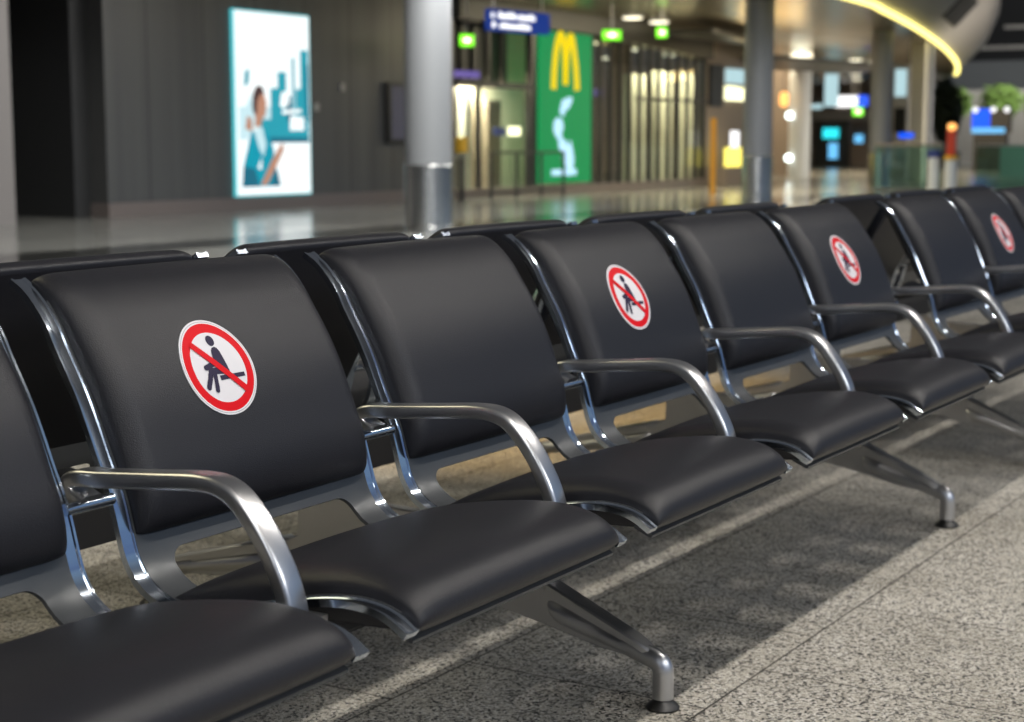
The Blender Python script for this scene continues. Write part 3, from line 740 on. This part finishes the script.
def downlight(x, y, r, label, z=CEIL):
    o = empty('downlight', (x, y, z)); tag(o, label, 'ceiling light', None)
    bm = bmesh.new(); add_lathe(bm, [(r+.04, -.012), (r+.04, .0), (r+.02, .02)], n=20); build('rim', bm, steel_m, o)
    bm = bmesh.new(); add_lathe(bm, [(r, -.03), (r, -.012)], n=20); build('lens', bm, e_lamp, o)
downlight(28.55, 13.75, .19, 'bright round ceiling downlight before the glazed shopfront, left of the pair above the exit signs')
downlight(29.9, 13.85, .19, 'bright round ceiling downlight before the glazed shopfront, right of the pair above the exit signs')
downlight(47.5, 16.15, .2, 'distant round downlight in the corridor, left one above the blue sign')
downlight(49.0, 16.3, .2, 'distant round downlight in the corridor, right one above the blue sign')

# ------------------------------------------------------------------ storefront
# bulkhead and framing
bm = bmesh.new(); add_prism(bm, [(23.1, CEIL), (33.3, CEIL), (33.3, 2.80), (28.0, 3.06), (23.1, 3.10)], YW-.15, YW+.25, 'y'); tag(build('wall_bulkhead', bm, dark_m), kind='structure')
tag(build('baseboard_shop', bx((23.1, YW-.06, 0), (33.3, YW+.2, .16)), base_m), kind='structure')
# kiosk doors left of green sign
kd = empty('door_1', (23.15, YW, 0)); tag(kd, 'glazed lit shop doors left of the green sign', kind='structure')
bm = bmesh.new()
for x0, x1 in ((0, .04), (.66, .78), (2.36, 2.44)): add_box(bm, (x0, -.03, .16), (x1, .03, 2.0))
add_box(bm, (0, -.05, 1.94), (2.66, .1, 2.04)); add_box(bm, (2.50, -.03, .16), (2.70, .1, 3.1))
build('door_frame', bm, frame_m, kd)
build('glass_pane', bx((.06, .02, .16), (2.4, .03, 1.92)), glass, kd)
bm = bmesh.new(); add_box(bm, (0, .6, 2.06), (2.66, .7, 3.1)); 
build('dark_panel_above', bm, recess_m, kd)
bm = bmesh.new()
for x in (.75, 1.15, 1.62, 2.1): add_box(bm, (x, .35, 2.06), (x+.07, .45, 3.1))
build('upper_mullion', bm, frame_m, kd)
def tagged(name, lo, hi, m, label, cat, group=None):
    o = build(name, bx(lo, hi), m); return tag(o, label, cat, group)
for x0, x1, m in ((23.18, 23.72, cream_m), (23.98, 24.32, cream_m), (24.42, 24.62, fascia_m), (24.66, 24.92, cream_m), (25.3, 25.5, cream_m)):
    pass
bm = bmesh.new()
add_box(bm, (23.1, YW+1.2, 0), (28.0, YW+1.4, 3.1)); tag(build('wall_kiosk', bm, cream_m), kind='structure', label='cream wall inside the kiosk')
tagged('cupboard', (24.98, YW+.5, 0), (25.42, YW+.9, 1.75), brown_m, 'tall brown cupboard seen through the lit shop doors', 'cupboard')
tagged('divider_screen', (24.36, YW+.6, 0), (24.58, YW+.9, 1.85), fascia_m, 'grey divider panel inside the lit shop doors', 'panel')
area('kiosk_lamp', (24.4, YW+.7, 2.02), 2.4, .4, 330, (1, .94, .72), (24.4, YW+1.2, 1.0))
tagged('lit_notice', (24.90, YW-.02, 1.10), (25.28, YW+.019, 1.26), e_menu, 'glowing yellow notice on the shop doors beside the dark notice', 'sign')
tagged('dark_notice', (24.42, YW-.02, 1.10), (24.78, YW+.019, 1.24), blue_m, 'dark notice on the shop doors beside the glowing yellow one', 'sign')
tagged('violet_reflection', (23.6, YW+.30, 2.12), (24.4, YW+.36, 2.24), e_violet, 'dim violet reflection strip above the lit shop doors', 'sign')  # glowing strip imitating a faint purple reflection
# queue rail
qr = empty('queue_railing', (23.0, 13.6, 0)); tag(qr, 'dark metal railing in front of the lit shop doors', 'railing')
for x in (.12, .95, 1.8, 2.6):
    bm = bmesh.new(); add_cyl(bm, (x, 0, 0), (x, 0, .80), .028, n=10); build('post', bm, frame_m, qr)
bm = bmesh.new(); add_cyl(bm, (.12, 0, .80), (2.6, 0, .80), .022, n=10); add_cyl(bm, (.12, 0, .12), (2.6, 0, .12), .03, n=10); build('rail', bm, frame_m, qr)
tp = empty('ticket_post', (22.05, 13.49, 0)); tag(tp, 'slim dark post with yellow head beside the large column at the shop doors', 'post')
build('post', bx((-.035, -.035, 0), (.035, .035, .82)), frame_m, tp); build('yellow_head', bx((-.09, -.06, .82), (.09, .06, 1.06)), yellow_m, tp)

# green restaurant sign
gs = empty('restaurant_sign', (25.86, YW, 0)); tag(gs, 'tall green glowing sign with a golden arched letter', 'sign')
build('sign_box', bx((0, -.08, .20), (1.98, .1, 3.04)), e_green, gs)
def arch_bar(pts, w):
    bm = bmesh.new(); P = [Vector((x, -.085, z)) for x, z in pts]
    add_sweep(bm, P, [(-w/2, -.012), (w/2, -.012), (w/2, .012), (-w/2, .012)], True, lambda i: (lambda t: (Vector((-t.z, 0, t.x)), Vector((0, 1, 0))))((P[min(i+1, len(P)-1)]-P[max(0, i-1)]).normalized()))
    return bm
def sq(p): return (.50+(p[0]-.60)*.88, 1.97+(p[1]-1.80)*.93 if p[1] >= 1.80 else p[1]*1.03)
bm = arch_bar([(q.x, q.y) for q in catmull([(*sq(p), 0) for p in ((.60,1.80),(.64,2.25),(.72,2.62),(.84,2.86),(.96,2.86),(1.06,2.60),(1.10,2.25),(1.11,1.90))], 6)], .17)
b2 = arch_bar([(q.x, q.y) for q in catmull([(*sq(p), 0) for p in ((1.11,1.90),(1.13,2.25),(1.18,2.60),(1.27,2.84),(1.38,2.84),(1.47,2.60),(1.56,2.25),(1.62,1.80))], 6)], .17)
me = bpy.data.meshes.new('t'); b2.to_mesh(me); b2.free(); bm.from_mesh(me); bpy.data.meshes.remove(me)
build('golden_letter', bm, e_gold, gs)
for pts in ([(.86,1.50),(1.00,1.42),(1.10,1.56),(1.20,1.55),(1.36,1.70),(1.38,1.79),(1.26,1.74),(1.20,1.79),(1.10,1.72),(.98,1.74),(.92,1.62)],
            [(.60,1.16),(.74,1.02),(.90,1.08),(1.00,1.22),(.94,1.36),(.76,1.40),(.62,1.32)],
            [(.80,1.08),(.94,1.06),(1.04,.92),(1.10,1.00),(1.22,.84),(1.32,.98),(1.40,.82),(1.46,.66),(1.44,.50),(1.34,.34),(1.26,.32),(1.18,.40),(1.16,.50),(1.02,.54),(.96,.66),(.98,.76),(.84,.84)]):
    flat('emblem_patch', [sq((a, b)) for a, b in pts], e_pale, gs, -.085, .02)
flat('caption_bar', R4(.44, .35, 1.36, .46), e_pale, gs, -.085, .02)

# blue hanging sign
bs = empty('hanging_direction_sign', (20.6, 11.5, 2.77)); tag(bs, 'blue hanging direction sign with two lines of white lettering', 'sign')
bs.rotation_euler.z = math.radians(-6)
build('sign_panel', bx((-.72, -.06, -.15), (.72, .06, .16)), e_blue, bs)
def words_row(z, h, spans):
    for x0, x1 in spans:
        bm = bmesh.new(); x = x0
        while x < x1-.03:
            w = random.choice((.05, .06, .07)); hh = h*random.choice((.75, .75, 1.0))
            add_box(bm, (x, -.068, z), (x+w, -.058, z+hh)); x += w+.016
        build('lettering', bm, e_white, bs)
words_row(.03, .09, [(-.72, -.62), (-.55, -.14), (-.08, .36)]); words_row(-.11, .08, [(-.70, -.62), (-.52, -.40), (-.36, .26)])
bm = bmesh.new()
for x in (-.6, .6): add_cyl(bm, (x, 0, .18), (x, 0, CEIL-2.77), .012, n=8)
build('hanger', bm, steel_m, bs)

# glazed shopfront
gz = empty('window_1', (28.0, YW, 0)); tag(gz, 'glazed shopfront with vertical mullions', kind='structure')
MX = [0, .34, .78, 1.18, 1.60, 2.05, 2.52, 2.92, 3.38, 3.85, 4.30, 4.72, 5.15]
for i, x in enumerate(MX):
    top = 3.06-.26*x/5.3
    build('mullion', bx((x-.035, -.03, .16), (x+.035, .05, top+.02)), frame_m, gz)
bm = bmesh.new(); add_prism(bm, [(0, .16), (5.25, .16), (5.25, 2.80), (0, 3.05)], 0, .012, 'y'); build('glass_pane', bm, glass, gz)
build('transom', bx((1.9, -.025, 1.84), (5.25, .045, 1.90)), frame_m, gz)
bm = bmesh.new(); add_box(bm, (28.0, YW+9.5, 0), (52, YW+9.7, CEIL)); add_box(bm, (27.9, YW+.25, 0), (28.0, YW+9.7, CEIL)); tag(build('wall_shop', bm, brown_m), kind='structure', label='back wall of the shop')
for k, (x, y, w, h, m) in enumerate(((31.0,2.2,.8,2.5,fascia_m),(32.6,1.6,.8,2.5,cream_m),(33.7,1.5,.9,2.6,cream_m),(34.9,1.4,1.0,2.6,cream_m),(36.4,1.3,1.3,2.6,cream_m))):
    tagged('partition_screen', (x, YW+y, 0), (x+w, YW+y+.15, h), m, ['grey partition screen behind the left part of the shop glazing', 'cream partition screen behind the shop glazing, leftmost cream one', 'cream partition screen behind the shop glazing, second cream one', 'cream partition screen behind the shop glazing, third cream one', 'cream partition screen behind the shop glazing, rightmost cream one'][k], 'partition')
area('shop_lamp', (34.8, YW+.60, 3.0), 4.5, .5, 330, (1, .93, .68), (35.2, YW+1.5, 1.4))
area('shop_lamp_left', (29.2, YW+2.2, 3.2), 2.0, .8, 60, (.85, 1, .8), (29.2, YW+2.4, 0))
tagged('violet_shop_sign', (29.05, YW+.6, 1.92), (29.55, YW+.66, 2.06), e_violet, 'small violet lit sign behind the left part of the shop glazing', 'sign')
for k, (x, y) in enumerate(((35.6,18.6),(38.8,19.1),(42.6,22.0),(41.9,19.6))):
    downlight(x, y, .16, ['round downlight inside the shop, leftmost', 'round downlight inside the shop, second from the left', 'round downlight inside the shop, second from the right', 'round downlight inside the shop, rightmost'][k], CEIL)

# menu-board bay
tag(build('wall_menu', bx((33.3, YW, 0), (36.3, YW+.3, CEIL)), brown_m), kind='structure')
tagged('dark_screen', (33.34, YW-.08, 1.77), (33.98, YW-.004, 2.70), rubber, 'switched-off black screen left of the lit menu boards', 'screen')
tagged('menu_board', (34.25, YW-.07, 1.93), (34.77, YW, 2.24), e_menu, 'glowing yellow menu board, larger left one', 'menu board')
tagged('menu_board', (34.86, YW-.07, 1.93), (35.3, YW, 2.22), e_menu, 'glowing yellow menu board, smaller right one', 'menu board')
tagged('menu_header', (34.25, YW-.07, 2.31), (35.3, YW, 2.64), e_menu_c, 'pale blue header screen above the yellow menu boards', 'screen')
dc = empty('display_counter', (33.65, 13.8, 0)); tag(dc, 'low counter with a glowing yellow display below the menu boards', 'counter')
build('cabinet', bx((-.45, 0, 0), (.55, .5, .42)), brown_m, dc)
build('glow_panel', bx((-.36, 0, .42), (.36, .1, .85)), e_disp, dc); build('glow_bottle', bx((-.05, 0, .85), (.22, .1, 1.22)), e_white, dc)
bm = bmesh.new(); add_cyl(bm, (27.35, 11.4, 0), (27.35, 11.4, 1.42), .055, n=14); tag(build('amber_post', bm, orange_m), 'slim amber post standing in front of the menu boards', 'post')

# ------------------------------------------------------------------ far corridor
tag(build('wall_far', bx((80, 14, 0), (80.4, 30, CEIL)), fascia_m), kind='structure', label='far end wall')
tag(build('wall_corridor', bx((35.5, 19.0, 0), (80, 19.3, CEIL)), brown_m), kind='structure') if False else None
tag(build('wall_corridor', bx((44, 16.8, 0), (44.3, 21.0, CEIL)), brown_m), kind='structure', label='brown wall at the corridor corner')
wp = empty('white_pillar', (42, 15.65, 0)); tag(wp, 'glossy white lit pillar in the corridor right of the second column', 'pillar')
bm = bmesh.new(); add_cyl(bm, (0, 0, 0), (0, 0, CEIL), .30, n=28); build('shaft', bm, white_m, wp, True, 50)
for z in (1.68, .53):
    bm = bmesh.new(); add_cyl(bm, (-.38, .19, z), (-.30, .15, z), .09, n=14); build('spot_lamp', bm, e_dot, wp)
area('pillar_lamp', (40.8, 15.3, 3.3), 1.0, .3, 25, (.85, 1, .92), (42, 15.6, 1.2))
ln = empty('lantern', (41.1, 15.75, 2.1)); tag(ln, 'small orange lantern between the second column and the white pillar', 'lamp')
bm = bmesh.new(); add_lathe(bm, [(.06, -.20), (.12, -.12), (.12, .12), (.06, .20)], n=16); build('lamp_shade', bm, e_orange, ln, True, 50)
bm = bmesh.new(); add_cyl(bm, (0, 0, .2), (0, 0, CEIL-2.1), .012, n=8); build('cord', bm, frame_m, ln)
hs = empty('hanging_blue_sign', (48, 16.4, 2.2)); tag(hs, 'distant white and blue hanging sign in the corridor', 'sign')
build('panel', bx((0, -.45, -.16), (.08, .45, .16)), e_white, hs); build('blue_end', bx((-.01, -.47, -.16), (.09, -.18, .16)), e_royal, hs)
bm = bmesh.new(); add_cyl(bm, (.04, 0, .16), (.04, 0, CEIL-2.2), .02, n=8); build('hanger', bm, steel_m, hs)
tag(build('wall_lintel', bx((62, 19.6, 1.76), (62.3, 24.6, 2.15)), fascia_m), kind='structure')
tag(build('wall_kiosk_far', bx((60.1, 21.0, 0), (60.3, 22.4, 1.76)), dark_m), kind='structure')
tagged('cyan_shop_sign', (60, 21.4, 1.08), (60.1, 22.0, 1.46), e_cyan, 'cyan glowing shop sign far down the corridor', 'sign')
tagged('sky_blue_screen', (60, 21.42, .30), (60.1, 21.76, .90), e_sky, 'sky blue glowing screen below the cyan shop sign', 'screen')
tagged('light_blue_banner', (58, 20.7, 2.25), (58.1, 21.2, CEIL), e_menu_c, 'pale blue lit banner under the corridor ceiling', 'banner')
tagged('shop_counter', (61, 19.8, 0), (62, 22.6, .9), brown_m, 'brown counter below the distant shop signs', 'counter')
bm = bmesh.new(); add_box(bm, (57, 18.6, 0), (57.3, 18.9, CEIL)); tag(build('slim_column', bm, pillar_m), 'slim pale column in the corridor beside the distant shop signs', 'column')
pb = empty('dark_ceiling_panel', (36, 14.0, 2.95)); 
bm = bmesh.new(); add_prism(bm, [(34, 13.4), (40.5, 12.4), (44.5, 15.0), (38.0, 16.6)], 2.86, 2.93, 'z'); tag(build('ceiling_baffle', bm, dark_m), 'dark flat baffle hung under the ceiling behind the second column', 'baffle')
bpy.data.objects.remove(pb)
tt = empty('picture_totem', (39, 11.68, 0)); tag(tt, 'grey totem with light blue lit picture behind the third column', 'totem')
build('body', bx((.1, -.03, 0), (.22, .37, 2.85)), fascia_m, tt); build('picture', bx((.06, .03, 2.08), (.1, .31, 2.74)), e_menu_c, tt); build('lower_picture', bx((.06, .03, 1.2), (.1, .31, 1.8)), fascia_dark, tt)
tagged('yellow_lit_pier', (40, 11.55, 0), (40.25, 11.93, CEIL), cream_m, 'cream pier right of the third column', 'pier')
tagged('grey_pier', (41, 11.72, 0), (41.25, 12.12, CEIL), column_m, 'grey pier right of the cream pier under the balcony', 'pier')
tagged('wall_plaque', (35.9, 10.45, 1.06), (35.95, 10.78, 1.18), e_royal, 'small blue lit plaque right of the third column', 'plaque')

# glass balustrade
for k, (y0, y1, lb) in enumerate(((8.55, 9.94, 'teal glass balustrade panel left of the two bollards'), (6.4, 7.85, 'teal glass balustrade panel right of the two bollards'))):
    gb = empty('glass_balustrade', (32, y0, 0)); tag(gb, lb, 'balustrade')
    build('glass_panel', bx((0, 0, .04), (.02, y1-y0, .90)), tealglass, gb); build('handrail', bx((-.03, 0, .90), (.05, y1-y0, .94)), brown_m if k == 0 else steel_m, gb); build('foot_channel', bx((-.04, 0, 0), (.06, y1-y0, .05)), steel_m, gb)
tag(build('wall_parapet', bx((45, 1.0, 0), (45.2, 11.0, .86)), mat('teal_parapet', (.10, .17, .15), .3)), kind='structure')
ba = empty('bollard', (31, 8.39, 0)); tag(ba, 'short white bollard with a navy top', 'bollard')
bm = bmesh.new(); add_cyl(bm, (0, 0, 0), (0, 0, .68), .11, n=18); build('body', bm, white_m, ba, True, 50); bm = bmesh.new(); add_cyl(bm, (0, 0, .68), (0, 0, .82), .13, n=18); build('cap', bm, blue_m, ba, True, 50)
bb = empty('help_post', (31, 8.05, 0)); tag(bb, 'white post with yellow band and red upper panel beside the navy-topped bollard', 'post')
bm = bmesh.new(); add_cyl(bm, (0, 0, 0), (0, 0, .64), .115, n=18); build('body', bm, white_m, bb, True, 50)
bm = bmesh.new(); add_cyl(bm, (0, 0, .64), (0, 0, .72), .14, n=18); build('band', bm, yellow_m, bb, True, 50)
build('red_panel', bx((-.05, -.08, .72), (.05, .08, 1.22)), red_m, bb); bm = bmesh.new(); add_cyl(bm, (-.06, 0, 1.27), (.06, 0, 1.27), .07, n=16); build('beacon', bm, e_orange, bb)

# far right: dark hall end with trees, grey wall, roof beams
tag(build('wall_roof', bx((96, -10, 5.5), (96.3, 40, 16)), recess_m), kind='structure', label='dark glazed roof end')
tag(build('wall_end', bx((95, 5, 0), (95.3, 30, 5.5)), mat('grey_end_wall', (.22, .23, .23), .6)), kind='structure')
for k, (z, y0, y1) in enumerate(((6.9, 10, 23.0), (5.85, 10, 24.5))):
    tag(build('trim_%d' % (k+1), bx((88, y0, z-.09), (88.2, y1, z+.09)), fascia_m), kind='structure')
def tree(x, y, h, r, z0, n, m, label, trunk=True):
    o = empty('potted_tree', (x, y, 0)); tag(o, label, 'tree')
    bm = bmesh.new(); add_lathe(bm, [(.28, 0), (.36, .5), (.30, .52)], n=16); build('pot', bm, frame_m, o)
    bm = bmesh.new(); add_cyl(bm, (0, 0, .4), (0, 0, z0+.5), .07, .04, n=10); build('trunk', bm, trunk_m, o)
    bm = bmesh.new()
    for i in range(n):
        a = random.random()*2*PI; ph = math.acos(2*random.random()-1); rr = r*random.random()**.4
        c = Vector((rr*math.sin(ph)*math.cos(a), rr*math.sin(ph)*math.sin(a), (z0+h)/2+(h-z0)/2*rr/r*math.cos(ph)))
        d = Vector((random.uniform(-1, 1), random.uniform(-1, 1), random.uniform(-.6, .6))).normalized(); e = d.orthogonal().normalized()
        l = random.uniform(.12, .22); w = l*.35
        bm.faces.new([bm.verts.new(c+v) for v in (d*-l, e*w, d*l, e*-w)])
    build('foliage', bm, m, o)
tree(61, 17.55, 3.3, .62, .9, 1500, leaf_dark, 'dark bushy tree right of the balcony end')
for k, (y, h, r) in enumerate(((20.6, 3.35, .75), (19.2, 3.5, .95), (17.9, 3.45, .9))):
    tree(72+2.2*k, y, h, r, 1.9, 1000, leaf_mid, ['distant green tree beside the dark bushy tree', 'distant green tree above the blue screen, middle of three', 'distant green tree at the right edge of the picture'][k])
sc_ = empty('blue_screen', (55, 14.1, 0)); tag(sc_, 'bright royal blue information screen far off below the green trees', 'screen')
build('stand', bx((0, -.5, 0), (.3, .6, 1.23)), frame_m, sc_); build('screen_face', bx((-.03, .05, 1.25), (.2, .66, 2.05)), e_royal, sc_); build('screen_side', bx((-.03, -.62, 1.25), (.2, .05, 2.05)), frame_m, sc_)
build('screen_base', bx((-.05, -.45, 1.25), (-.03, .66, 1.42)), e_sky, sc_)
for y in (.55, -.05, -.5):
    bm = bmesh.new(); add_cyl(bm, (-.06, y, 2.02), (0, y, 2.02), .09, n=10); build('lamp', bm, e_white, sc_)

# more of the far corridor: second baffle, shopfront with small lit windows, extra downlights
bm = bmesh.new(); add_prism(bm, [(30.2, 13.9), (29.8, 12.6), (33.4, 13.2), (35.0, 14.0)], 3.16, 3.22, 'z'); tag(build('ceiling_baffle', bm, dark_m), 'dark flat baffle hung under the ceiling above the menu boards', 'baffle')
area('ceiling_bounce_fill', (34.2, 13.2, 2.5), 1.6, .4, 14, (1, .66, .26), (33.6, 12.6, 3.4))  # added uplight standing in for warm bounce on the ceiling
tag(build('wall_shopfront', bx((70, 21.5, 0), (70.3, 26.6, CEIL)), brown_m), kind='structure', label='far shopfront wall')
for (y, z, w, h, m, lb) in ((25.7, .95, .5, .55, e_orange, 'tiny orange lit shop window far down the corridor'), (24.9, 2.55, .9, .16, e_white, 'tiny white lit strip sign high on the far shopfront'),
                            (24.2, 1.0, .35, .5, e_sky, 'tiny blue lit shop window right end of the far shopfront'), (25.1, .6, .4, .5, e_menu, 'tiny pale yellow lit shop window in the middle of the far shopfront'),
                            (26.2, 2.5, .5, .2, e_menu_c, 'tiny pale cyan sign high at the left end of the far shopfront')):
    tagged('lit_shop_window', (69.9, y-w/2, z-h/2), (70, y+w/2, z+h/2), m, lb, 'sign')
for x, y, lb in ((54.0, 18.6, 'tiny far corridor downlight, nearest of the far three'), (58.0, 20.0, 'tiny far corridor downlight, middle of the far three'), (63.0, 21.8, 'tiny far corridor downlight, farthest of the far three')): downlight(x, y, .18, lb)

GROUPS = {'round_column': 'round concourse columns', 'downlight': 'round ceiling downlights', 'exit_sign': 'green lit exit signs', 'potted_tree': 'potted trees at the far hall end',
          'menu_board': 'yellow menu boards', 'partition_screen': 'partition screens behind the shop glazing', 'glass_balustrade': 'glass balustrade panels', 'airport_bench': 'rows of airport seats',
          'wall_switch': 'small switches on the dark wall', 'balcony_window': 'dark windows in the balcony fascia'}
for o in list(scene.objects):
    if o.parent is None and o.name.split('.')[0] in GROUPS: o['group'] = GROUPS[o.name.split('.')[0]]
